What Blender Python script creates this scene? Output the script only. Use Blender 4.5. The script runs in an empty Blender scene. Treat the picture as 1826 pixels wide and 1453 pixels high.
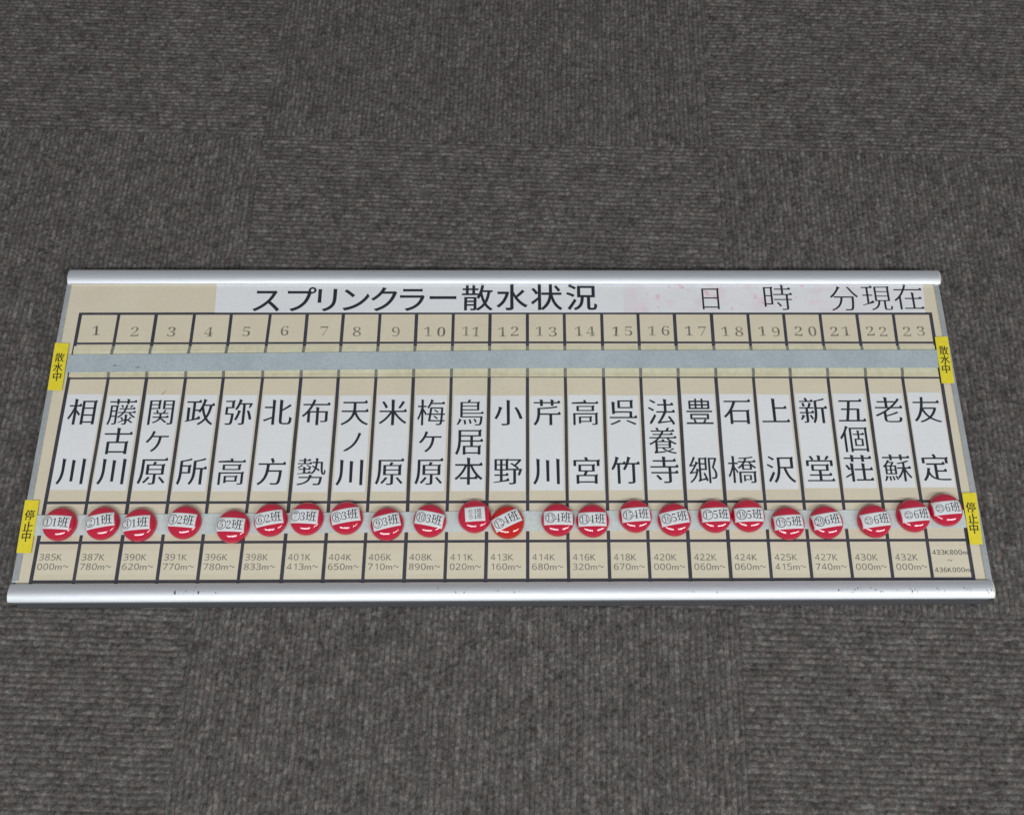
import bpy, bmesh, math, random
import numpy as np
from mathutils import Vector
random.seed(7)
sc = bpy.context.scene
# ---------------------------------------------------------------- camera, light, exposure
cam = bpy.data.cameras.new('camera'); cam.sensor_width = 36; cam.lens = 36*1473.9/1826
cam.clip_start = .05; cam.clip_end = 60
co = bpy.data.objects.new('camera', cam); sc.collection.objects.link(co)
co.location = (-.00075, -.33948, .77541)
co.rotation_euler = [math.radians(a) for a in (18.57154, -.35723, -.1282)]
sc.camera = co
world = bpy.data.worlds.new('World'); sc.world = world; world.use_nodes = True
bg = world.node_tree.nodes['Background']; bg.inputs[0].default_value = (.96, .98, 1, 1); bg.inputs[1].default_value = .31
def tube_lamp(x, y, z, sx, sy, watts):
    l = bpy.data.lights.new('ceiling_tube', 'AREA'); l.shape = 'RECTANGLE'; l.size = sx; l.size_y = sy
    l.energy = watts; l.color = (.95, .98, 1)
    o = bpy.data.objects.new('ceiling_tube', l); sc.collection.objects.link(o); o.location = (x, y, z)
tube_lamp(-.82, -1.9, 2.6, 2.1, .48, 54)
tube_lamp(2.6, -1.9, 2.6, 2.8, .42, 72)
sc.view_settings.view_transform = 'Standard'; sc.view_settings.look = 'None'
sc.view_settings.exposure = 0; sc.view_settings.gamma = 1
sc.render.engine = 'CYCLES'; sc.cycles.use_denoising = False; sc.cycles.max_bounces = 6
# ---------------------------------------------------------------- measured layout of the board, millimetres from its centre
COLS = [(-430.6, -432.1), (-391.8, -393.3), (-354.4, -355.0), (-315.7, -318.2), (-278.6, -281.3), (-239.6, -244.4), (-202.1, -205.4), (-165.6, -167.9), (-128.6, -131.4), (-91.7, -94.0), (-54.5, -56.7), (-17.2, -19.7), (20.4, 18.5), (57.7, 55.8), (95.5, 93.3), (132.2, 130.2), (169.4, 167.1), (206.8, 204.1), (244.0, 241.2), (280.3, 278.3), (317.5, 315.3), (355.1, 352.3), (391.9, 388.7), (430.2, 426.2)]
ROWS = [((-427.06, 16.67), (-2.57, 17.76), (419.2, 17.49), 2.6), ((-427.37, -15.82), (-2.56, -14.37), (419.75, -14.44), 2.1), ((-426.76, -52.94), (-2.53, -50.94), (422.0, -52.08), 1.7), ((-429.65, -176.88), (-2.46, -176.31), (425.36, -176.05), 2.5), ((-428.21, -214.25), (-2.44, -213.16), (424.18, -212.64), 2.5), ((-427.0, -249.49), (-2.42, -248.62), (423.06, -247.94), 2.6)]
NUMS = [(-412.11, -2.0, 0.0), (-373.64, -2.59, 0.0), (-336.08, -2.57, 0.0), (-299.51, -2.55, 0.0), (-261.57, -2.53, 0.0), (-223.44, -2.51, 0.0), (-183.94, -2.49, 0.0), (-150.66, -2.48, 0.0), (-111.56, -2.46, 0.0), (-73.11, -2.44, 13.6), (-36.38, -2.42, 10.2), (1.5, -2.4, 13.0), (39.45, -2.38, 13.6), (77.83, -2.36, 11.9), (115.49, -2.34, 12.8), (152.5, -2.32, 13.6), (189.42, -2.3, 13.6), (226.59, -2.28, 14.0), (263.89, -2.26, 13.8), (300.31, -2.24, 14.1), (335.68, -2.22, 12.4), (372.7, -2.21, 13.0), (409.98, -2.19, 13.8)]
MAGS = [(-413.32, -197.46, -0.8, 0.7, -2.6), (-374.22, -196.61, -0.6, 0.9, 11.1), (-339.91, -198.37, -1.6, 0.7, 5.9), (-298.79, -195.91, -0.9, 1.1, -4.1), (-253.63, -199.81, -1.1, 0.7, -2.1), (-219.27, -193.75, -0.6, 0.4, 10.8), (-185.99, -192.63, -1.6, 1.1, -2.1), (-149.41, -192.1, -0.1, 1.2, 10.7), (-111.42, -197.73, -0.2, 1.4, 13.7), (-71.98, -194.64, 0.1, 0.8, -11.1), (-30.4, -190.7, 0.5, 1.0, 4.5), (0.31, -196.07, -1.0, 1.0, 25.7), (46.84, -193.87, 0.3, 0.7, 0.4), (79.23, -194.85, -0.8, 0.4, 1.0), (119.1, -190.53, -0.1, 0.4, 4.0), (155.15, -193.88, -0.6, 0.9, 10.4), (193.04, -190.77, -0.2, 0.5, 2.5), (224.29, -190.22, -0.2, -0.1, 1.5), (260.57, -197.45, -0.6, 0.2, 3.5), (296.47, -196.49, -0.9, 0.8, 9.3), (341.34, -195.54, -0.3, 0.4, 7.8), (378.36, -190.48, 0.4, 0.2, 5.4), (409.76, -184.96, -0.8, 0.9, 4.9)]
YEL = [[(-449.92, -15.56), (-436.07, -16.28), (-434.78, -65.83), (-448.79, -65.54)], [(429.58, -8.97), (442.53, -8.23), (440.78, -58.19), (428.24, -58.49)], [(-450.26, -174.47), (-437.08, -174.64), (-436.08, -223.87), (-449.28, -223.5)], [(428.82, -168.47), (442.25, -168.21), (439.57, -216.75), (427.69, -217.1)]]
YTX = [[(-442.69, -31.42), (-442.56, -41.91), (-441.86, -51.57)], [(435.96, -23.57), (435.7, -33.44), (435.02, -43.24)], [(-443.39, -188.9), (-443.11, -199.72), (-442.98, -208.87)], [(434.75, -182.42), (434.68, -193.11), (434.06, -202.4)]]
USTRIP = [(-433.71, -29.09), (428.68, -23.52), (427.22, -42.28), (-433.93, -47.34)]
USTRIPM = [(-2.54, -24.28), (-2.53, -42.78)]
LSTRIP = [(-438.97, -188.77), (427.61, -184.33), (428.29, -201.26), (-438.13, -207.63)]
LSTRIPM = [(-2.46, -185.24), (-2.44, -204.18)]
TAPE = [(-430.83, -18.84), (428.28, -17.91), (425.6, -50.92), (-430.88, -51.61)]
TTL = [(-244.45, 32.23), (-211.06, 32.58), (-183.1, 32.72), (-154.68, 32.94), (-124.98, 33.09), (-96.98, 33.23), (-65.45, 34.9), (-30.6, 34.8), (4.68, 35.21), (40.04, 35.43), (75.65, 35.39)]
TIM = [(207.35, 33.61), (275.96, 35.18), (344.26, 34.48), (377.71, 35.14), (410.5, 35.8)]
TPAPER = [(-297.24, 51.19), (119.34, 51.59), (117.84, 18.41), (-295.71, 18.12)]
TPAPER2 = [(119.34, 51.59), (427.54, 51.56), (425.1, 18.62), (117.84, 18.41)]
NAMEY = [(-69.82, -165.18, -412.2), (-69.91, -165.37, -373.8), (-69.99, -165.57, -336.1), (-70.08, -165.76, -298.9), (-70.16, -165.95, -261.7), (-70.24, -166.15, -223.6), (-70.33, -166.34, -185.8), (-70.41, -166.4, -148.9), (-70.49, -166.24, -111.9), (-70.54, -166.09, -74.7), (-70.6, -165.94, -37.5), (-70.65, -165.78, 0.1), (-70.5, -165.57, 37.7), (-70.34, -165.35, 75.2), (-70.18, -165.14, 112.4), (-70.02, -164.92, 149.3), (-69.72, -164.71, 186.4), (-69.33, -164.49, 223.5), (-68.97, -164.2, 260.5), (-68.66, -163.8, 297.5), (-68.36, -163.4, 334.6), (-68.05, -163.0, 371.5), (-67.75, -162.6, 408.6)]
DIST = [(-428.5, -227.39, -236.04), (-389.7, -227.44, -236.09), (-351.4, -227.49, -236.14), (-314.36, -227.54, -236.2), (-277.37, -227.59, -236.25), (-240.33, -227.64, -236.3), (-201.34, -227.69, -236.35), (-163.9, -227.74, -236.41), (-127.33, -227.79, -236.46), (-89.89, -227.84, -236.51), (-52.52, -227.89, -236.56), (-15.48, -227.94, -236.61), (22.8, -227.99, -236.67), (60.09, -228.04, -236.72), (97.66, -228.09, -236.77), (134.63, -228.14, -236.82), (171.58, -228.19, -236.87), (208.71, -228.24, -236.92), (245.85, -228.28, -236.98), (283.0, -228.33, -237.03), (320.04, -228.38, -237.08), (357.15, -228.43, -237.13), (393.62, -228.48, -237.18)]
D23 = [(408.05, -223.97), (406.77, -231.42), (407.92, -239.91)]
SCUFF = [(-298.62, -260.09, 3), (-277.8, -259.63, 3), (-288.99, -258.62, 1), (-262.14, -260.14, 1), (-46.47, -260.24, 1.3), (-39.04, -260.25, 1.3), (-8.48, -258.56, 1), (6.59, -260.08, 1.2), (166.71, -259.83, 1), (188.98, -260.37, 1.2), (299.38, -258.55, 1.6), (314.2, -258.07, 1.2), (316.67, -257.08, 1.2), (311.32, -260.56, 0.8), (332.75, -258.6, 1.4), (337.31, -260.1, 1.2), (364.15, -257.65, 1), (365.87, -259.65, 1.6), (368.65, -258.16, 1), (365.56, -261.64, 1), (370.8, -260.65, 0.8), (388.17, -257.19, 1), (389.96, -258.69, 0.6), (394.97, -259.2, 0.8), (413.23, -256.73, 1.2), (416.62, -257.74, 0.8), (419.3, -258.74, 0.8), (433.98, -259.26, 1.2), (437.84, -258.77, 1.3), (434.83, -261.25, 0.9), (328.58, -257.1, 0.7), (352.8, -258.63, 0.6), (-280.29, -255.66, 0.7), (-63.15, -255.99, 0.5), (-324.63, -255.59, 0.5)]
SMUDGE = [(-384.02, -40.37), (-362.88, -42.14), (-336.84, -68.2)]
# ---------------------------------------------------------------- glyph outlines: Blender's own built-in letters, restyled as brush-serif print
GC = {}
def glyph_contours(ch):
    cu = bpy.data.curves.new('glyph_source', 'FONT'); cu.body = ch; cu.size = 1
    ob = bpy.data.objects.new('glyph_source', cu); bpy.context.scene.collection.objects.link(ob)
    dg = bpy.context.evaluated_depsgraph_get(); dg.update()
    c = ob.evaluated_get(dg).to_curve(dg)
    out = []
    for s in c.splines:
        bp = s.bezier_points; n = len(bp); poly = []
        for i in range(n):
            a, b = bp[i], bp[(i+1) % n]
            p0, p1, p2, p3 = a.co, a.handle_right, b.handle_left, b.co
            ch_ = p3 - p0
            straight = ch_.length < 1e-6 or (abs((p1-p0).cross(ch_).z) < 2e-3*ch_.length and abs((p2-p0).cross(ch_).z) < 2e-3*ch_.length)
            k = 1 if straight else (3 if ch_.length < .25 else 5)
            for j in range(k):
                t = j/k; u = 1-t
                q = u*u*u*p0 + 3*u*u*t*p1 + 3*u*t*t*p2 + t*t*t*p3
                if not poly or math.hypot(q.x-poly[-1][0], q.y-poly[-1][1]) > 2e-3: poly.append((q.x, q.y))
        if len(poly) > 2 and math.hypot(poly[0][0]-poly[-1][0], poly[0][1]-poly[-1][1]) < 2e-3: poly.pop()
        if len(poly) > 2: out.append(poly)
    bpy.data.objects.remove(ob); bpy.data.curves.remove(cu)
    return out
def parea(p): return .5*sum(p[i-1][0]*p[i][1]-p[i][0]*p[i-1][1] for i in range(len(p)))
def restyle(polys, thin, thick, serif, taper=.5):
    """thin the strokes that run sideways by `thin`, widen the upright ones by `thick`, add the small brush triangles"""
    if not polys: return polys
    big = max(polys, key=lambda p: abs(parea(p)))
    if parea(big) < 0: polys = [p[::-1] for p in polys]        # interior on the left of every edge
    res = []
    for p in polys:
        n = len(p); E = []
        for i in range(n):
            a, b = p[i], p[(i+1) % n]; dx, dy = b[0]-a[0], b[1]-a[1]; l = math.hypot(dx, dy) or 1e-9
            nx, ny = dy/l, -dx/l                               # outward
            h = thin*ny*ny - thick*nx*nx
            E.append((nx, ny, nx*a[0]+ny*a[1]-h, l))
        q = []
        for i in range(n):
            e, f = E[i-1], E[i]; det = e[0]*f[1]-e[1]*f[0]
            if abs(det) > .12:
                x = (e[2]*f[1]-f[2]*e[1])/det; y = (e[0]*f[2]-f[0]*e[2])/det
            else:
                mx, my = e[0]+f[0], e[1]+f[1]; l = math.hypot(mx, my) or 1
                mx /= l; my /= l; h = thin*my*my - thick*mx*mx
                x, y = p[i][0]-mx*h, p[i][1]-my*h
            d = math.hypot(x-p[i][0], y-p[i][1]); lim = 1.5*max(abs(thin), abs(thick), 1e-6)
            if d > lim: x, y = p[i][0]+(x-p[i][0])*lim/d, p[i][1]+(y-p[i][1])*lim/d
            q.append((x, y))
        if serif:
            # edge i runs q[i] -> q[i+1]
            ins = {}
            for i in range(n):
                nx, ny, _, l = E[i]; pe, ne = E[i-1], E[(i+1) % n]; j = (i+1) % n
                if .045 < l < .11 and pe[3] > .06 and ne[3] > .06:
                    if nx > .95 and pe[1] < -.9 and ne[1] > .9 and ne[3] > .13:      # right end of a sideways stroke
                        x, y = q[j]; ins[j] = [(q[i][0]+.012, y-.004), (x-.028, y+serif), (x-.10, y)]
                        q[i] = (q[i][0]+.004, q[i][1])
                    elif ny > .9 and ne[0] < -.85 and pe[0] > .85:                   # head of an upright stroke
                        xr, yr = q[i]; xl, yl = q[j]
                        ins[i] = [(xr, yr-.045), (xr+.022, yr-.018)]; ins[j] = [(xl-.012, yl+.016)]
                    elif nx < -.3 and ny < -.05 or (nx < -.1 and ny < -.6 and abs(nx) > .15):   # foot of a stroke sweeping left
                        mx, my = (q[i][0]+q[j][0])/2, (q[i][1]+q[j][1])/2
                        q[i] = (q[i][0]+(mx-q[i][0])*taper, q[i][1]+(my-q[i][1])*taper)
                        q[j] = (q[j][0]+(mx-q[j][0])*taper, q[j][1]+(my-q[j][1])*taper)
            for i in range(n):                                                      # outer top-right corner of a box
                nx, ny, _, l = E[i]; e = E[i-1]
                if i not in ins and e[0] > .95 and ny > .95 and e[3] > .2 and l > .2 and parea(p) > 0:
                    x, y = q[i]; ins[i] = [(x, y-.05), (x+.022, y-.012), (x-.012, y+.026), (x-.06, y)]
            r = []
            for i in range(n): r += ins.get(i, [q[i]])
            q = r
        res.append(q)
    return res
def fill_polys(polys):
    cu = bpy.data.curves.new('glyph_fill', 'CURVE'); cu.dimensions = '2D'; cu.fill_mode = 'BOTH'
    for p in polys:
        s = cu.splines.new('POLY'); s.points.add(len(p)-1); s.use_cyclic_u = True
        for k, (x, y) in enumerate(p): s.points[k].co = (x, y, 0, 1)
    ob = bpy.data.objects.new('glyph_fill', cu); bpy.context.scene.collection.objects.link(ob)
    dg = bpy.context.evaluated_depsgraph_get(); dg.update()
    me = ob.evaluated_get(dg).to_mesh()
    V = [(v.co.x, v.co.y) for v in me.vertices]; F = [tuple(f.vertices) for f in me.polygons]
    bpy.data.objects.remove(ob); bpy.data.curves.remove(cu)
    return V, F
STYLE = {'plain': (0, 0, 0), 'mincho': (.010, .009, .066), 'mincho_dense': (.008, .003, .048), 'mincho_bold': (-.004, .018, .04), 'light': (.014, -.004, .05), 'gothic': (-.007, .013, 0),
         'digit': (.010, -.020, 0), 'digit_thin': (.012, -.025, 0), 'km': (-.003, .003, 0), 'circ': (.004, -.004, 0), 'ring_only': (.004, -.004, 0), 'small': (.008, .006, .03)}
def tidy(p):
    r = []
    for q in p:
        if not r or math.hypot(q[0]-r[-1][0], q[1]-r[-1][1]) > .004: r.append(q)
    while len(r) > 3 and math.hypot(r[0][0]-r[-1][0], r[0][1]-r[-1][1]) < .004: r.pop()
    return r
def fill_cdt(P):
    from mathutils.geometry import delaunay_2d_cdt
    vs, es = [], []
    for p in P:
        k = len(vs); vs += [Vector(q) for q in p]; es += [(k+i, k+(i+1) % len(p)) for i in range(len(p))]
    V, _, F, *_ = delaunay_2d_cdt(vs, es, [], 4, 1e-6)
    return [(v.x, v.y) for v in V], [tuple(f) for f in F]
def sound(V, F, P, tol=.012):
    """the filled face must cover what the outlines enclose"""
    a = sum(abs(parea([V[i] for i in f])) for f in F); b = abs(sum(parea(p) for p in P))
    xs = [v[0] for v in V]
    return F and abs(a-b) < tol*b+1e-4
def glyph(ch, style):
    k = (ch, style)
    if k not in GC:
        thin, thick, serif = STYLE[style]; C = glyph_contours(ch)
        if style == 'ring_only': C = sorted(C, key=lambda p: -abs(parea(p)))[:2]
        for f, s in ((1, 1), (1, .8), (.85, 1), (.85, 0), (.6, 1), (.6, 0), (.3, 0), (0, 0)):
            P = [tidy(p) for p in restyle(C, thin*f, thick*f, serif*s)] if f else C
            V, F = fill_polys(P)
            if sound(V, F, P): break
            V, F = fill_cdt(P)
            if sound(V, F, P, .035): break
        if f < 1 or s < 1: print('glyph', ch, style, f, s)
        GC[k] = V, F
    return GC[k]
B = 12.0                                   # height of the board's face above the carpet, mm
# ---------------------------------------------------------------- materials
def mat(name, col, rough=.6, metal=0, spec=.5, coat=0):
    m = bpy.data.materials.new(name); m.use_nodes = True
    b = m.node_tree.nodes['Principled BSDF']
    b.inputs['Base Color'].default_value = (*col, 1); b.inputs['Roughness'].default_value = rough
    b.inputs['Metallic'].default_value = metal; b.inputs['Specular IOR Level'].default_value = spec
    b.inputs['Coat Weight'].default_value = coat; b.inputs['Coat Roughness'].default_value = .04
    return m
class G:                                    # a thin wrapper to write node graphs
    def __init__(s, m): s.t = m.node_tree; s.b = s.t.nodes['Principled BSDF']
    def n(s, typ, **kw):
        o = s.t.nodes.new(typ)
        for k, v in kw.items():
            if k.startswith('i_'):
                key = k[2:]; key = int(key) if key.isdigit() else key
                if isinstance(v, bpy.types.NodeSocket): s.t.links.new(v, o.inputs[key])
                else: o.inputs[key].default_value = v
            else: setattr(o, k, v)
        return o
    def math(s, op, a, b=0, c=0):
        o = s.t.nodes.new('ShaderNodeMath'); o.operation = op
        for i, v in enumerate((a, b, c)):
            if isinstance(v, bpy.types.NodeSocket): s.t.links.new(v, o.inputs[i])
            else: o.inputs[i].default_value = v
        return o.outputs[0]
    def noise(s, vec, scale, detail=2, rough=.5):
        o = s.n('ShaderNodeTexNoise'); s.t.links.new(vec, o.inputs['Vector'])
        o.inputs['Scale'].default_value = scale; o.inputs['Detail'].default_value = detail; o.inputs['Roughness'].default_value = rough
        return o.outputs['Fac']
    def ramp(s, fac, stops):
        o = s.n('ShaderNodeValToRGB'); s.t.links.new(fac, o.inputs[0]); e = o.color_ramp.elements
        while len(e) < len(stops): e.new(.5)
        for k, (p, c) in enumerate(stops): e[k].position = p; e[k].color = (*c, 1) if len(c) == 3 else c
        return o.outputs[0]
    def mix(s, fac, a, b, blend='MIX'):
        o = s.n('ShaderNodeMix'); o.data_type = 'RGBA'; o.blend_type = blend
        for k, v in ((0, fac), (6, a), (7, b)):
            if isinstance(v, bpy.types.NodeSocket): s.t.links.new(v, o.inputs[k])
            else: o.inputs[k].default_value = v if k == 0 else (*v, 1)
        return o.outputs[2]
    def obj(s): return s.n('ShaderNodeTexCoord').outputs['Object']
    def col(s, v): s.t.links.new(v, s.b.inputs['Base Color'])
    def link(s, v, name): s.t.links.new(v, s.b.inputs[name])
    def bump(s, h, strength, dist):
        o = s.n('ShaderNodeBump'); o.inputs['Strength'].default_value = strength; o.inputs['Distance'].default_value = dist
        s.t.links.new(h, o.inputs['Height']); s.t.links.new(o.outputs[0], s.b.inputs['Normal'])
def mottled(name, a, b, scale, rough=.6, metal=0, fine=0, stretch=None, rvar=.0, lo=.35, hi=.65, bump=0, grit=.25):
    m = mat(name, a, rough, metal); g = G(m); v = g.obj()
    if stretch:
        v = g.n('ShaderNodeMapping', i_Vector=v, i_Scale=stretch).outputs[0]
    f = g.noise(v, scale, 4, .6)
    c = g.ramp(f, [(lo, a), (hi, b)])
    if fine:
        d = g.noise(v, fine, 2); c = g.mix(grit, c, g.ramp(d, [(.3, tuple(x*.75 for x in a)), (.7, tuple(min(1, x*1.2) for x in b))]))
    g.col(c)
    if rvar: g.link(g.math('MULTIPLY_ADD', f, rvar, rough-rvar/2), 'Roughness')
    if bump: g.bump(g.noise(v, fine or scale*4, 2), bump, .0004)
    return m
M = {}
M['beige'] = mottled('aged_beige_board', (.665, .598, .452), (.705, .638, .488), 16, .42, fine=260, grit=.07)
M['beige_label'] = mottled('beige_label_tape', (.69, .63, .48), (.73, .665, .51), 30, .35)
M['paper'] = mottled('white_paper', (.755, .765, .77), (.79, .80, .80), 18, .55, fine=300, grit=.06)
M['metal'] = mottled('brushed_aluminium', (.73, .75, .79), (.82, .84, .885), 14, .56, 1, fine=500, stretch=(.12, 6, 6), rvar=.1)
M['side_metal'] = mottled('dull_side_aluminium', (.50, .54, .56), (.60, .64, .66), 40, .4, .7, fine=300)
M['steel'] = mottled('zinc_strip', (.43, .505, .535), (.51, .585, .61), 28, .5, .25, fine=420, rvar=.15)
M['steel_pale'] = mottled('pale_zinc_strip', (.60, .67, .655), (.69, .75, .735), 26, .5, .2, fine=420, rvar=.15)
M['line'] = mottled('dark_line_tape', (.036, .036, .052), (.054, .052, .070), 60, .45)
M['faded_line'] = mottled('line_under_tape', (.17, .175, .16), (.24, .24, .21), 60, .4)
M['tape'] = mottled('yellowed_tape', (.665, .625, .43), (.72, .685, .50), 30, .3, fine=200)
M['tape_edge'] = mat('yellowed_tape_edge', (.32, .25, .14), .7)
M['yellow'] = mottled('yellow_label', (.80, .665, .02), (.85, .715, .035), 60, .5, fine=500)
M['red'] = mat('red_plastic', (.56, .009, .045), .09, spec=.7)
M['orange_red'] = mat('orange_red_plastic', (.56, .011, .006), .09, spec=.7)
M['ink'] = mat('navy_black_ink', (.013, .016, .026), .5)
M['black'] = mat('black_ink', (.012, .012, .010), .5)
M['grey_ink'] = mottled('faded_grey_ink', (.145, .132, .11), (.235, .218, .18), 90, .6)
M['brown_ink'] = mottled('worn_brown_ink', (.125, .11, .085), (.34, .30, .23), 70, .6, lo=.40, hi=.66)
M['dark'] = mat('dark_rubber', (.045, .045, .048), .8)
M['cream'] = mat('cream_plastic', (.62, .60, .42), .45)
M['scuff'] = mat('scuffed_dark_mark', (.10, .10, .12), .7)
M['speck'] = mat('fine_dirt_speck', (.36, .31, .23), .7)
M['stain'] = mat('brown_stain', (.30, .16, .06), .7)
def time_paper():
    m = mat('pink_smudged_paper', (.77, .765, .78), .5); g = G(m); v = g.obj()
    sx = g.n('ShaderNodeSeparateXYZ', i_0=v)
    base = g.ramp(g.noise(v, 40, 3), [(.3, (.74, .745, .755)), (.7, (.79, .79, .80))])
    f = g.noise(v, 26, 4, .65)
    soft = g.ramp(f, [(.46, (0, 0, 0)), (.66, (1, 1, 1))])
    spots = g.ramp(g.noise(v, 95, 2, .5), [(.655, (0, 0, 0)), (.70, (1, 1, 1))])
    env = g.ramp(g.math('MULTIPLY_ADD', sx.outputs[0], 3.2, -.35), [(0, (0, 0, 0)), (.12, (1, 1, 1)), (.62, (1, 1, 1)), (.85, (0, 0, 0))])
    a = g.math('MULTIPLY', g.math('MULTIPLY', soft, env), .62)
    c = g.mix(a, base, (.78, .50, .58))
    c = g.mix(g.math('MULTIPLY', g.math('MULTIPLY', spots, env), .42), c, (.75, .30, .36))
    g.col(c); return m
M['time_paper'] = time_paper()
def carpet_mat():
    m = mat('ribbed_carpet_tile', (.1, .1, .1), .95, spec=.15); g = G(m); v = g.obj()
    s = g.n('ShaderNodeSeparateXYZ', i_0=v); x, y = s.outputs[0], s.outputs[1]
    ix = g.math('FLOOR', g.math('DIVIDE', g.math('ADD', x, .2789), .5)); iy = g.math('FLOOR', g.math('DIVIDE', g.math('SUBTRACT', y, .23227), .5))
    odd = g.math('ROUND', g.math('PINGPONG', g.math('ADD', ix, iy), 1))          # 0: ribs run away from the viewer, 1: ribs run sideways
    def sel(a, b): return g.math('ADD', g.math('MULTIPLY', a, g.math('SUBTRACT', 1, odd)), g.math('MULTIPLY', b, odd))
    ac, al = sel(x, y), sel(y, x)
    tile = g.math('ADD', g.math('MULTIPLY', ix, 3.7), g.math('MULTIPLY', iy, 9.1))
    def vec(ka, kl): return g.n('ShaderNodeCombineXYZ', i_0=g.math('MULTIPLY', ac, ka), i_1=g.math('MULTIPLY', al, kl), i_2=tile).outputs[0]
    fleck = g.noise(vec(320, 260), 1, 2, .65); fine = g.noise(vec(680, 520), 1, 1, .5)
    patch = g.noise(vec(38, 30), 1, 3, .6)
    att = lambda nm: g.n('ShaderNodeAttribute', attribute_name=nm).outputs['Fac']
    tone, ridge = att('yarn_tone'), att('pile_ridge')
    f = g.math('ADD', g.math('ADD', g.math('MULTIPLY', tone, .34), g.math('MULTIPLY', fleck, .34)), g.math('MULTIPLY', fine, .32))
    c = g.ramp(f, [(.33, (.050, .046, .043)), (.44, (.097, .090, .085)), (.54, (.130, .121, .114)), (.67, (.225, .211, .200))])
    hue = g.noise(vec(150, 110), 1, 1)
    c = g.mix(.45, c, g.ramp(hue, [(.32, (.57, .49, .48)), (.5, (.51, .50, .48)), (.68, (.47, .51, .48))]), 'OVERLAY')
    c = g.mix(1, c, g.ramp(patch, [(.3, (.86, .86, .86)), (.7, (1.0, 1.0, 1.0))]), 'MULTIPLY')
    c = g.mix(g.ramp(ridge, [(.18, (.52, .52, .52)), (.68, (0, 0, 0))]), c, (.036, .034, .033))      # backing yarn between the ribs, with groove shade painted into its colour
    g.col(c); g.bump(g.noise(vec(700, 500), 1, 2, .6), .5, .0010)
    return m
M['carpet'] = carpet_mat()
KD = dict(zip('0123456789', '𝟢𝟣𝟤𝟥𝟦𝟧𝟨𝟩𝟪𝟫'))
# ---------------------------------------------------------------- mesh helpers (all builders work in millimetres)
class MB:
    def __init__(s): s.v = []; s.f = []; s.m = []; s.sm = []
    def face(s, idx, mi=0, smooth=False): s.f.append(idx); s.m.append(mi); s.sm.append(smooth)
    def prism(s, quad, z0, z1, mi=0, side=None, n=1):
        """upright slab over a 4-corner outline given clockwise from the top left"""
        a, b, c, d = [Vector((*p, 0)) for p in quad]; k = len(s.v); side = mi if side is None else side
        for z in (z0, z1):
            for i in range(n+1):
                t = i/n
                for p in (a.lerp(b, t), d.lerp(c, t)): s.v.append((p.x, p.y, z))
        w = 2*(n+1)
        for i in range(n):
            o = k+2*i
            s.face((o+w, o+w+1, o+w+3, o+w+2), mi); s.face((o, o+2, o+3, o+1), side)
            s.face((o, o+w, o+w+2, o+2), side); s.face((o+1, o+3, o+w+3, o+w+1), side)
        s.face((k, k+1, k+w+1, k+w), side); e = k+2*n; s.face((e, e+w, e+w+1, e+1), side)
    def bent(s, top, bot, z0, z1, mi=0, side=None):
        """slab along a polyline: top and bottom edges given left to right"""
        for i in range(len(top)-1): s.prism([top[i], top[i+1], bot[i+1], bot[i]], z0, z1, mi, side)
    def glyph(s, ch, style, x, y, em, z, mi, rot=0, sx=1, sy=1, zf=None, cx=.5, cy=.36):
        V, F = glyph(ch, style); k = len(s.v); c, sn = math.cos(rot), math.sin(rot)
        for (a, b) in V:
            px, py = (a-cx)*em*sx, (b-cy)*em*sy
            X, Y = x+px*c-py*sn, y+px*sn+py*c
            s.v.append((X, Y, z if zf is None else zf(X, Y)))
        for f in F: s.face(tuple(k+i for i in f), mi)
    def text(s, txt, style, x, y, em, z, mi, adv, sx=1, sy=1):
        """left-aligned run; every figure is centred in its own advance (mm)"""
        for ch in txt:
            g = KD.get(ch, ch); V, _ = glyph(g, style); lo, hi = min(v[0] for v in V), max(v[0] for v in V)
            a = adv*{'m': 1.22, '～': 1.12, 'K': 1.05}.get(ch, 1); w = a*{'m': .88, '～': .86, '1': .42, 'K': .86}.get(ch, .80)
            s.glyph(g, style, x+a/2, y, em, z, mi, 0, w/((hi-lo)*em), sy, cx=(lo+hi)/2, cy=.345); x += a
    def build(s, name, mats, parent=None, loc=(0, 0, 0), bevel=0):
        me = bpy.data.meshes.new(name); me.from_pydata([(a*.001, b*.001, c*.001) for a, b, c in s.v], [], s.f)
        for m in mats: me.materials.append(M[m])
        me.polygons.foreach_set('material_index', s.m); me.polygons.foreach_set('use_smooth', s.sm); me.update()
        o = bpy.data.objects.new(name, me); sc.collection.objects.link(o)
        o.parent = parent; o.location = [v*.001 for v in loc]
        if bevel:
            b = o.modifiers.new('bevel', 'BEVEL'); b.width = bevel*.001; b.segments = 2; b.limit_method = 'ANGLE'
        return o
def empty(name, loc, label, cat, group=None):
    o = bpy.data.objects.new(name, None); sc.collection.objects.link(o); o.location = [v*.001 for v in loc]
    o.empty_display_size = .01; o['label'] = label; o['category'] = cat
    if group: o['group'] = group
    return o
def at(a, b, t): return (a[0]+(b[0]-a[0])*t, a[1]+(b[1]-a[1])*t)
def colx(i, y):
    t = (18-y)/267; return COLS[i][0]+(COLS[i][1]-COLS[i][0])*t
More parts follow.
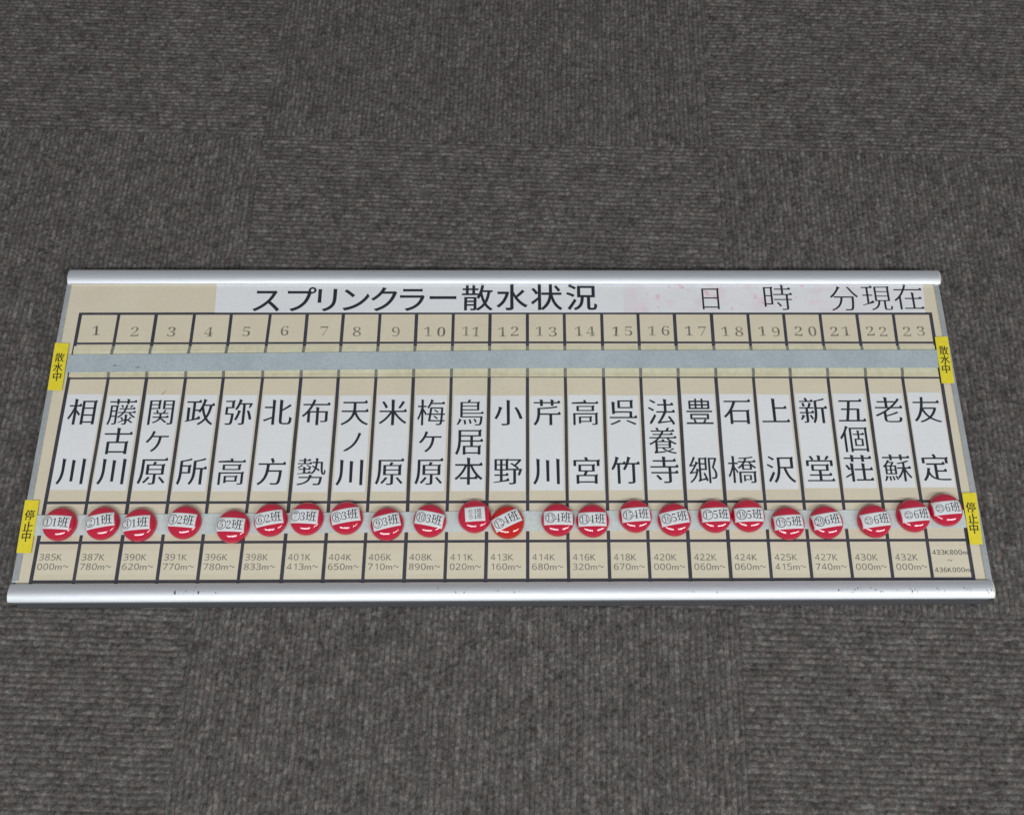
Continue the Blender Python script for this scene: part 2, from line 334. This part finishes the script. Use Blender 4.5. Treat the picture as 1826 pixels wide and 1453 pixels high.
# ---------------------------------------------------------------- the carpet: ribs of looped pile, laid quarter-turned tile by tile
def carpet():
    PH = math.radians(-1.81753); x0, x1, y0, y1, st = -.90, .90, -.70, .80, .0011
    nx, ny = int((x1-x0)/st), int((y1-y0)/st)
    X, Y = np.meshgrid(np.linspace(x0, x1, nx), np.linspace(y0, y1, ny))
    rs = np.random.RandomState(3)
    ix = np.floor((X+.2789)/.5).astype(int); iy = np.floor((Y-.23227)/.5).astype(int); odd = (ix+iy) & 1
    ac = np.where(odd == 0, X+.2789, Y-.23227); al = np.where(odd == 0, Y, X)
    def grid(u, w, tab):                                           # smooth value noise
        iu, iw = np.floor(u).astype(int), np.floor(w).astype(int); fu, fw = u-iu, w-iw
        fu = fu*fu*(3-2*fu); fw = fw*fw*(3-2*fw); n = tab.shape[0]
        g = lambda a, b: tab[a % n, b % n]
        return (g(iu, iw)*(1-fu)+g(iu+1, iw)*fu)*(1-fw)+(g(iu, iw+1)*(1-fu)+g(iu+1, iw+1)*fu)*fw
    T = rs.rand(512, 512); P = .5/98
    wob = (grid(ac/.011+ix*31, al/.009+iy*17, T)-.5)*.0016
    r = (ac+wob)/P; rib = np.floor(r).astype(int); fr = r-rib
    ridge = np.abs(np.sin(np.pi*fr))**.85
    k = al/.0036+rib*7.31; ik = np.floor(k).astype(int); fk = k-ik; fk = fk*fk*(3-2*fk)
    loop = T[(rib+ix*13) % 512, ik % 512]*(1-fk)+T[(rib+ix*13) % 512, (ik+1) % 512]*fk
    k2 = al/.015+rib*3.77; i2 = np.floor(k2).astype(int); f2 = k2-i2; f2 = f2*f2*(3-2*f2)
    run = T[(rib*5+ix*29+iy*7) % 512, i2 % 512]*(1-f2)+T[(rib*5+ix*29+iy*7) % 512, (i2+1) % 512]*f2
    tone = np.clip(.5+(run-.5)*.30+(loop-.5)*.46+(grid(X/.0019+40, Y/.0019+9, T)-.5)*.45, 0, 1)
    H = ridge*(.0009+.0009*loop)+(grid(X/.0023, Y/.0023, T)-.5)*.0016
    ex = np.minimum(np.abs(((X+.2789) % .5)-.25), 1); ey = np.abs(((Y-.23227) % .5)-.25)
    seam = np.maximum(ex, ey); H -= np.clip((seam-.2485)/.0015, 0, 1)*.0007
    H -= .0024
    n = nx*ny; co_ = np.stack([X.ravel(), Y.ravel(), H.ravel()], 1)
    i = np.arange(n).reshape(ny, nx)
    q = np.stack([i[:-1, :-1], i[:-1, 1:], i[1:, 1:], i[1:, :-1]], -1).reshape(-1, 4)
    far = 2.5; R = [(x0, y0), (x1, y0), (x1, y1), (x0, y1)]; O = [(-far, -far), (far, -far), (far, far), (-far, far)]
    ring = np.array([(*p, -.0012) for p in R+O]); co_ = np.concatenate([co_, ring])
    q = np.concatenate([q, np.array([[n+4+a, n+4+(a+1) % 4, n+(a+1) % 4, n+a] for a in range(4)])])
    me = bpy.data.meshes.new('carpet_floor'); me.vertices.add(len(co_)); me.vertices.foreach_set('co', co_.astype(np.float32).ravel())
    me.loops.add(q.size); me.loops.foreach_set('vertex_index', q.astype(np.int32).ravel())
    me.polygons.add(len(q)); me.polygons.foreach_set('loop_start', np.arange(0, q.size, 4, dtype=np.int32))
    me.polygons.foreach_set('use_smooth', np.ones(len(q), dtype=bool))
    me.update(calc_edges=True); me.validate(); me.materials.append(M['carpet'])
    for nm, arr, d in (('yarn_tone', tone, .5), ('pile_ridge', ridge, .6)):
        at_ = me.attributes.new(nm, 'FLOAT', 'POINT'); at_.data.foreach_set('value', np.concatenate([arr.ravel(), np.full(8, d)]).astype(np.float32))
    o = bpy.data.objects.new('carpet_floor', me); sc.collection.objects.link(o); o.rotation_euler.z = PH
    o['kind'] = 'structure'; o['label'] = 'dark grey ribbed carpet tiles laid in a chequered direction'
carpet()
# ---------------------------------------------------------------- the board
board = empty('status_board', (0, -100, 0), 'long beige status board with silver rails lying on the grey carpet', 'board')
OFF = (0, 100, 0)                          # children are built in board millimetres, the Empty stands at the board's middle
def part(mb, name, mats, label=None, parent=None, bevel=0):
    o = mb.build(name, mats, parent or board, OFF if parent is None else (0, 0, 0), bevel)
    if label: o['label'] = label
    return o
m = MB(); m.prism([(-445.6, 52), (441.6, 52), (441, -254), (-445.6, -254)], 0.2, B, n=8)
rnd = random.Random(5)
def speck(mb, x, y, rx, ry, z, mi):
    k = len(mb.v); mb.v += [(x, y, z)]+[(x+rx*rnd.uniform(.6, 1.1)*math.cos(i), y+ry*rnd.uniform(.6, 1.1)*math.sin(i), z) for i in range(6)]
    for i in range(6): mb.face((k, k+1+i, k+1+(i+1) % 6), mi)
for j in range(4): speck(m, SMUDGE[2][0]+j*.9, SMUDGE[2][1]+j*1.1-1.2, .9-.15*j, .6, B+.05, 1)
for j in range(40): speck(m, rnd.uniform(-430, 430), rnd.choice((rnd.uniform(18, 50), rnd.uniform(-70, -54), rnd.uniform(-250, -220))), rnd.uniform(.12, .35), rnd.uniform(.12, .3), B+.05, 2)
part(m, 'panel', ['beige', 'stain', 'speck'])
def rail(name, inner, outer, ends, label, up, marks=None):
    """rounded rail: inner edge faces the panel, outer edge the carpet; `up` = +1 for the far rail"""
    mb = MB(); prof = []; N = 14
    W = abs(outer[0]-inner[0]); sag = 2.55
    Rr = (W*W/4+sag*sag)/(2*sag); zc = B+2.6+sag-Rr
    prof.append((0, B-.6)); 
    for i in range(N+1):
        t = i/N; u = W*t; prof.append((u, zc+math.sqrt(max(0, Rr*Rr-(u-W/2)**2))))
    prof.append((W, 2.6)); prof.append((W-2.5, 1.2)); prof.append((2, 1.2))
    n = 24; L = len(prof)
    def sheet(seq, smooth):
        k0 = len(mb.v); l = len(seq)
        for i in range(n+1):
            t = i/n; x = ends[0]+(ends[1]-ends[0])*t; yi = inner[0]+(inner[1]-inner[0])*t
            for (u, z) in seq: mb.v.append((x, yi+up*u, z))
        for i in range(n):
            for j in range(l-1):
                a, b = k0+i*l+j, k0+i*l+j+1; f = (a, b, b+l, a+l); mb.face(f if up > 0 else f[::-1], 0, smooth)
    sheet(prof[1:N+2], True); under = prof[N+1:]+prof[:2]
    for p, q in zip(under, under[1:]): sheet([p, q], False)
    for x, yi, fl in ((ends[0], inner[0], up > 0), (ends[1], inner[1], up < 0)):
        k0 = len(mb.v); mb.v += [(x, yi+up*u, z) for (u, z) in prof]; f = tuple(range(k0, k0+L)); mb.face(f[::-1] if fl else f)
    zf = lambda u: zc+math.sqrt(max(0, Rr*Rr-(u-W/2)**2))
    if marks: marks(mb, zf)
    o = part(mb, name, ['metal', 'scuff'], label)
    cap = MB(); k = 0; x, yi = ends[1], inner[1]
    for dx in (0, 1.1):
        for (u, z) in prof: cap.v.append((x+dx, yi+up*(u*.98+.15), z-.12))
    for j in range(L):
        a, b = j, (j+1) % L; f = (a, b, b+L, a+L); cap.face(f if up > 0 else f[::-1])
    cap.face(tuple(range(L, 2*L)) if up > 0 else tuple(range(L, 2*L))[::-1])
    part(cap, 'end_cap', ['cream'], 'cream end cap of the rail', o)
    return o
m = MB(); m.prism([(-446, -266.6), (439.5, -264.2), (439.5, -269.6), (-446, -272.0)], .1, 2.2, n=8); part(m, 'base_lip', ['dark'], 'dark lip under the near rail')
# dark scratches and knocks on the near rail
rnd = random.Random(5)
def blot(mb, x, y, rx, ry, zf, mi=1, n=9):
    k = len(mb.v); mb.v.append((x, y, zf(x, y)))
    for i in range(n):
        a = 2*math.pi*i/n; r = rnd.uniform(.55, 1.15); X, Y = x+rx*r*math.cos(a), y+ry*r*math.sin(a); mb.v.append((X, Y, zf(X, Y)))
    for i in range(n): mb.face((k, k+1+i, k+1+(i+1) % n), mi)
def scuffs(mb, zf):
    rz = lambda x, y: zf(-251.9+2.3*(x+448.3)/888.5-y)+.06
    for (x, y, s) in SCUFF:
        blot(mb, x, y, .28*s+.1, .62*s+.15, rz)
        for _ in range(int(2+2*s)):
            blot(mb, x+rnd.gauss(0, 1.6*s), y+rnd.gauss(0, 1.3), rnd.uniform(.12, .3), rnd.uniform(.15, .55), rz, 1, 6)
rail('top_rail', (49.3, 49.5), (64.7, 64.6), (-447.9, 443.8), 'rounded silver rail along the far edge', 1)
rail('bottom_rail', (-251.9, -249.6), (-268.0, -265.5), (-448.3, 440.2), 'scratched rounded silver rail along the near edge', -1, scuffs)
for sgn, xo, xi in ((-1, (-449.3, -448.9), (-445.0, -443.4)), (1, (443.4, 442.6), (438.6, 437.4))):
    m = MB(); q = [(xo[0], 50.5), (xi[0], 50.5), (xi[1], -249.2), (xo[1], -250.4)]
    if sgn > 0: q = [q[1], q[0], q[3], q[2]]
    m.prism(q, 1, B+1.2, n=6); part(m, 'side_rail', ['side_metal'], bevel=.4)
# grid of dark tape lines
yt = lambda r, x: np.interp(x, [r[0][0], r[1][0], r[2][0]], [r[0][1], r[1][1], r[2][1]])
for r in ROWS:
    m = MB(); xs = np.linspace(colx(0, r[1][1])-1.5, colx(23, r[1][1])+1.5, 13); h = r[3]/2
    m.bent([(x, yt(r, x)+h) for x in xs], [(x, yt(r, x)-h) for x in xs], B-.05, B+.10)
    part(m, 'grid_line', ['line'])
for i in range(24):
    m = MB(); w0 = 1.45 + .25*random.random()
    if i == 0: w0 = 1.7
    y0, y1 = yt(ROWS[0], colx(i, 17)), yt(ROWS[5], colx(i, -249))-2.5
    ys = np.linspace(y0+.6, y1, 9); pts = [(colx(i, y)+random.gauss(0, .10), y) for y in ys]
    for a, b in zip(pts, pts[1:]): m.prism([(a[0]-w0, a[1]), (a[0]+w0, a[1]), (b[0]+w0, b[1]), (b[0]-w0, b[1])], B-.05, B+.14)
    part(m, 'grid_line', ['line'])
# yellowed double-sided tapes under the upper strip, with the lines showing through
tl, tr, br, bl = TAPE
for k, (ins, z) in enumerate(((0, .55), (2.5, 1.05), (4.6, 1.55))):
    m = MB(); q = [(tl[0]+ins*.5, tl[1]-ins), (tr[0]-ins*.5, tr[1]-ins), (br[0]-ins*.5, br[1]+ins*.7), (bl[0]+ins*.5, bl[1]+ins*.7)]
    m.prism(q, B+z-.5+.02, B+z, 0, 1, n=8)
    for i in range(1, 23):
        xa, xb = colx(i, q[0][1]), colx(i, q[3][1]); w0 = 1.5
        ya = q[0][1]+(q[1][1]-q[0][1])*(xa-q[0][0])/(q[1][0]-q[0][0]); yb = q[3][1]+(q[2][1]-q[3][1])*(xb-q[3][0])/(q[2][0]-q[3][0])
        m.prism([(xa-w0, ya-.05), (xa+w0, ya-.05), (xb+w0, yb+.05), (xb-w0, yb+.05)], B+z-.1, B+z+.05, 2)
    part(m, 'backing_tape', ['tape', 'tape_edge', 'faded_line'])
def strip(quad, mids, z0, z1, mname, label, marks=None):
    m = MB(); a, b, c, d = quad
    top = [a, at(a, mids[0], .5), mids[0], at(mids[0], b, .5), b]; bot = [d, at(d, mids[1], .5), mids[1], at(mids[1], c, .5), c]
    T = []; Bt = []
    for k in range(4):
        for j in range(4): T.append(at(top[k], top[k+1], j/4)); Bt.append(at(bot[k], bot[k+1], j/4))
    T.append(b); Bt.append(c); n = len(T); k0 = 0
    for z in (z0, z1):
        for p, q in zip(T, Bt): m.v.append((*p, z)); m.v.append((*q, z))
    w = 2*n
    for i in range(n-1):
        o = 2*i; m.face((o+w, o+w+1, o+w+3, o+w+2)); m.face((o, o+2, o+3, o+1)); m.face((o, o+w, o+w+2, o+2)); m.face((o+1, o+3, o+w+3, o+w+1))
    m.face((0, 1, w+1, w)); e = 2*n-2; m.face((e, e+w, e+w+1, e+1))
    if marks: marks(m)
    return part(m, 'magnetic_strip', [mname, 'scuff'], label)
def smudges(m):
    up = lambda x, y: B+3.05
    for j in range(12): blot(m, SMUDGE[0][0]+rnd.gauss(0, 2.2), SMUDGE[0][1]+rnd.gauss(0, .5), rnd.uniform(.4, 1.4), rnd.uniform(.15, .35), up)
    for j in range(9): blot(m, SMUDGE[1][0]+rnd.gauss(0, 1.5), SMUDGE[1][1]+rnd.gauss(0, .5), rnd.uniform(.3, 1.0), rnd.uniform(.15, .4), up)
    for j in range(5): blot(m, rnd.uniform(-380, -365), -41.3+rnd.gauss(0, .3), rnd.uniform(.3, .6), .15, up)
    for j in range(26): blot(m, rnd.uniform(-425, 420), rnd.uniform(-41, -28), rnd.uniform(.15, .4), rnd.uniform(.1, .3), up)
strip(USTRIP, USTRIPM, B+1.6, B+3.0, 'steel', 'blue grey metal strip across the upper part, empty', smudges)
strip(LSTRIP, LSTRIPM, B+.2, B+1.0, 'steel_pale', 'pale metal strip across the lower part, under the red magnets')
# ---------------------------------------------------------------- lettering on the board
Z = B+.16
m = MB(); m.prism(TPAPER, B, Z); 
for ch, (x, y) in zip('スプリンクラー散水状況', TTL):
    if ch == '散':                          # printed bold: struck three times
        for dx in (-.32, .32): m.glyph(ch, 'plain', x+dx, y-.1*dx, 33.2, Z+.07+.01*dx, 1, sy=.93, cy=.38)
    m.glyph(ch, 'gothic', x, y, 33.2, Z+.06, 1, sy=.93, cy=.38 if ch not in 'ー' else .384)
part(m, 'title_label', ['paper', 'ink'], 'white title strip in bold lettering スプリンクラー散水状況')
m = MB(); m.prism(TPAPER2, B, Z)
for ch, (x, y) in zip('日時分現在', TIM):
    m.glyph(ch, 'light', x, y, 33.5, Z+.06, 1, sx=.80 if ch == '日' else .98, sy=.86 if ch == '日' else .93, cy=.35 if ch == '日' else .38)
part(m, 'time_label', ['time_paper', 'ink'], 'white strip with pink smudges reading 日 時 分現在')
BD = dict(zip('0123456789', '𝟎𝟏𝟐𝟑𝟒𝟓𝟔𝟕𝟖𝟗'))
for i, (x, y, s) in enumerate(NUMS):
    m = MB(); t = str(i+1)
    for k, d in enumerate(t):
        V, _ = glyph(BD[d], 'digit'); mid = (min(v[0] for v in V)+max(v[0] for v in V))/2
        m.glyph(BD[d], 'digit', x+(k-(len(t)-1)/2)*s+random.gauss(0, .2), y+random.gauss(0, .35), 14.4, B+.08, 0, math.radians(random.gauss(0, 2)), 1.22, 1, cx=mid, cy=.36)
    o = part(m, 'column_number', ['brown_ink'], 'worn brown column number '+t)
NAMES = '相川 藤古川 関ケ原 政所 弥高 北方 布勢 天ノ川 米原 梅ケ原 鳥居本 小野 芹川 高宮 呉竹 法養寺 豊郷 石橋 上沢 新堂 五個荘 老蘇 友定'.split()
for i, nm in enumerate(NAMES):
    m = MB(); yt0, yb0, xc = NAMEY[i]; j = [random.gauss(0, .35) for _ in range(6)]
    m.prism([(colx(i, yt0)+2.5+j[0], yt0+j[1]), (colx(i+1, yt0)-3.1+j[2], yt0+j[1]), (colx(i+1, yb0)-3.1+j[2], yb0+j[3]), (colx(i, yb0)+2.5+j[0], yb0+j[3])], B, B+.2)
    ys = [yt0-18.2, yb0+18.6]; rows = ys if len(nm) == 2 else [ys[0], sum(ys)/2, ys[1]]
    for ch, y in zip(nm, rows):
        x = (colx(i, y)+colx(i+1, y))/2 + j[4]*.6
        dense = ch in '藤勢豊養橋蘇鳥高関郷個梅'
        e = 29.0 if ch not in 'ケノ' else 25.5
        m.glyph(ch, 'mincho_dense' if dense else 'mincho', x, y, e, B+.27, 1)
    part(m, 'name_label', ['paper', 'ink'], 'white paper label lettered '+nm)
KM = '385K 000 387K 780 390K 620 391K 770 396K 780 398K 833 401K 413 404K 650 406K 710 408K 890 411K 020 413K 160 414K 680 416K 320 418K 670 420K 000 422K 060 424K 060 425K 415 427K 740 430K 000 432K 000'.split()
for i in range(22):
    m = MB(); x, y1, y2 = DIST[i]
    m.prism([(colx(i, -221)+2.6, -220.6), (colx(i+1, -221)-2.0, -220.6), (colx(i+1, -242)-2.0, -243), (colx(i, -242)+2.6, -243)], B, B+.07)
    m.text(KM[2*i], 'km', x-.4, y1, 8.0, B+.13, 1, 5.4); m.text(KM[2*i+1]+'m～', 'km', x-.7, y2, 8.0, B+.13, 1, 5.5)
    part(m, 'distance_label', ['beige_label', 'grey_ink'], 'beige distance label reading %s %sm～' % (KM[2*i], KM[2*i+1]))
m = MB(); m.prism([(colx(22, -218)+2.2, -217.5), (colx(23, -218)-1.9, -217.5), (colx(23, -245)-1.9, -245), (colx(22, -245)+2.2, -245)], B, B+.07)
for t, (x, y) in zip(('433K800m', '～', '436K000m'), D23): m.text(t, 'km', x-(len(t)*4.05)/2, y, 5.9, B+.13, 1, 4.0 if len(t) > 1 else 4.6)
part(m, 'distance_label', ['beige_label', 'ink'], 'beige distance label with small dark figures 433K800m～436K000m')
for q, ts, tx, lb in zip(YEL, YTX, ('散水中', '散水中', '停止中', '停止中'), ('far left', 'far right', 'near left', 'near right')):
    m = MB(); m.prism(q, B+1.25, B+1.45); a, b, c, d = q
    ang = math.atan2(a[0]-d[0], a[1]-d[1])
    for ch, (x, y) in zip(tx, ts): m.glyph(ch, 'mincho_bold', x, y, 10.2, B+1.52, 1, -ang*.5, .93, 1.0)
    part(m, 'status_label', ['yellow', 'black'], 'yellow label reading %s at the %s edge' % (tx, lb))
# ---------------------------------------------------------------- red magnets on the lower strip
RAD, WALL = 15.4, 2.0
_p = np.linspace(0, 1, 401); _s = np.tan(np.radians(np.interp(_p, [0, .40, .52, .62, .78, .86, .94, 1], [0, 3, 10, 19, 28, 38, 58, 80])))
_h = np.concatenate([[0], np.cumsum((_s[1:]+_s[:-1])/2*np.diff(_p))]); _h = (_h[-1]-_h)*RAD
def dome(r): return WALL+float(np.interp(min(1, r/RAD), _p, _h))
def cap_mesh():
    mb = MB(); n = 72; prof = [(RAD-.5, 0), (RAD+.05, .5), (RAD+.08, 1.3)]
    for p in [1, .992, .98, .965, .95, .93, .91, .885, .86, .835, .81, .785, .76, .735, .71, .685, .66, .635, .61, .585, .56, .53, .5, .45, .38, .3, .2, .1]:
        prof.append((RAD*p, dome(RAD*p)))
    for (r, z) in prof:
        for j in range(n):
            a = 2*math.pi*j/n; mb.v.append((r*math.cos(a), r*math.sin(a), z))
    for i in range(len(prof)-1):
        for j in range(n):
            a, b = i*n+j, i*n+(j+1) % n; mb.face((a, b, b+n, a+n), 0, True)
    k = len(mb.v); mb.v.append((0, 0, dome(0))); t = (len(prof)-1)*n
    for j in range(n): mb.face((t+j, t+(j+1) % n, k), 0, True)
    return mb
capm = cap_mesh(); cap0 = None; cap_red = cap_or = None
CIR = '①②③④⑤⑥⑦⑧⑨⑩⑪⑫⑬⑭⑮⑯⑰⑱⑲⑳㉑㉒㉓'
CREW = [1, 1, 1, 2, 2, 2, 3, 3, 3, 3, 3, 4, 4, 4, 4, 5, 5, 5, 5, 6, 6, 6, 6]
for i, (x, y, lx, ly, an) in enumerate(MAGS):
    nm = CIR[i]+str(CREW[i])+'班'
    if i == 10: lb = 'red round magnet with a small squarish paper label in two crowded lines'
    elif i == 11: lb = 'orange-red round magnet with a tilted paper label reading '+nm
    else: lb = 'red round magnet with white paper label reading %s' % nm
    lb += ', %s the %s column' % ('below', NAMES[i])
    root = empty('magnet_button', (x, y, B+1.02), lb, 'magnet', 'round magnets along the lower strip')
    if cap0 is None: cap0 = cap = capm.build('cap', ['red'], root)
    else:
        cap = cap0.copy(); cap.parent = root; sc.collection.objects.link(cap)
        if i == 11: cap.data = cap0.data.copy(); cap.data.materials[0] = M['orange_red']
    cap.rotation_euler.z = random.uniform(0, 6)
    A = math.radians(an); W, Hh = (26.2, 13.0) if i != 10 else (18.2, 13.2)
    W += random.gauss(0, .35); Hh += random.gauss(0, .25)
    ca, sa = math.cos(A), math.sin(A); loc = lambda u, v: (lx+u*ca-v*sa, ly+u*sa+v*ca)
    mb = MB(); nu, nv = 30, 14
    lift = lambda X, Y: dome(min(math.hypot(X, Y), RAD*.985))
    skew = random.gauss(0, .25)
    for zt in (.10, .22):
        for a in range(nu+1):
            for b in range(nv+1):
                u, v = (a/nu-.5)*W, (b/nv-.5)*(Hh+skew*(a/nu-.5)); X, Y = loc(u, v); mb.v.append((X, Y, lift(X, Y)+zt))
    N1 = (nu+1)*(nv+1)
    for a in range(nu):
        for b in range(nv):
            o = a*(nv+1)+b; mb.face((N1+o, N1+o+nv+1, N1+o+nv+2, N1+o+1), 0, True); mb.face((o, o+1, o+nv+2, o+nv+1), 0, True)
    edge = [a*(nv+1) for a in range(nu+1)]+[nu*(nv+1)+b for b in range(1, nv+1)]+[a*(nv+1)+nv for a in range(nu-1, -1, -1)]+[b for b in range(nv-1, 0, -1)]
    for e, f in zip(edge, edge[1:]+edge[:1]): mb.face((e, f, f+N1, e+N1))
    T = MB()
    def put(ch, st, u, v, em, sx=1, sy=1, cx=.5, cy=.36): T.glyph(ch, st, u, v, em, 0, 0, 0, sx, sy, cx=cx, cy=cy)
    def digit(d, u, v, em, sx):
        V, _ = glyph(BD[d], 'digit_thin'); mid = (min(a[0] for a in V)+max(a[0] for a in V))/2; put(BD[d], 'digit_thin', u, v, em, sx, 1, mid, .36)
    if i == 10:
        for row, t in ((2.5, '⑪3班'), (-2.5, '⑪4班')):
            put(t[0], 'circ', -4.0, row, 5.6, .85); digit(t[1], 0, row, 6.0, .9); put(t[2], 'small', 4.0, row, 5.6, .85, 1)
    else:
        small = i >= 20; rr = 11.4 if not small else 9.0
        put('①', 'ring_only', -7.5, -.1, rr, .98, 1, .5, .357)
        num = str(i+1); e = (8.6 if not small else 6.0) if len(num) == 1 or small else 8.4
        for q, d in enumerate(num): digit(d, -7.5+(q-(len(num)-1)/2)*(3.3 if not small else 2.6), -.1, e, .95 if len(num) == 1 else (.72 if not small else .80))
        digit(nm[1], -.7, -.1, 10.6, .86); put('班', 'small', 6.8, 0, 10.4, .98, 1)
    bm = bmesh.new(); vs = [bm.verts.new((*loc(a, b), 0)) for a, b, _ in T.v]
    for f in T.f:
        try: bm.faces.new([vs[k] for k in f])
        except ValueError: pass
    for _ in range(2):
        es = [e for e in bm.edges if e.calc_length() > 2.2]
        if es: bmesh.ops.subdivide_edges(bm, edges=es, cuts=1)
    bmesh.ops.triangulate(bm, faces=bm.faces[:]); bm.verts.index_update(); k = len(mb.v)
    for v in bm.verts: mb.v.append((v.co.x, v.co.y, lift(v.co.x, v.co.y)+.30))
    for f in bm.faces:
        idx = [k+v.index for v in f.verts]
        if f.normal.z < 0: idx = idx[::-1]
        mb.face(tuple(idx), 1)
    bm.free()
    mb.build('paper_label', ['paper', 'ink'], root)
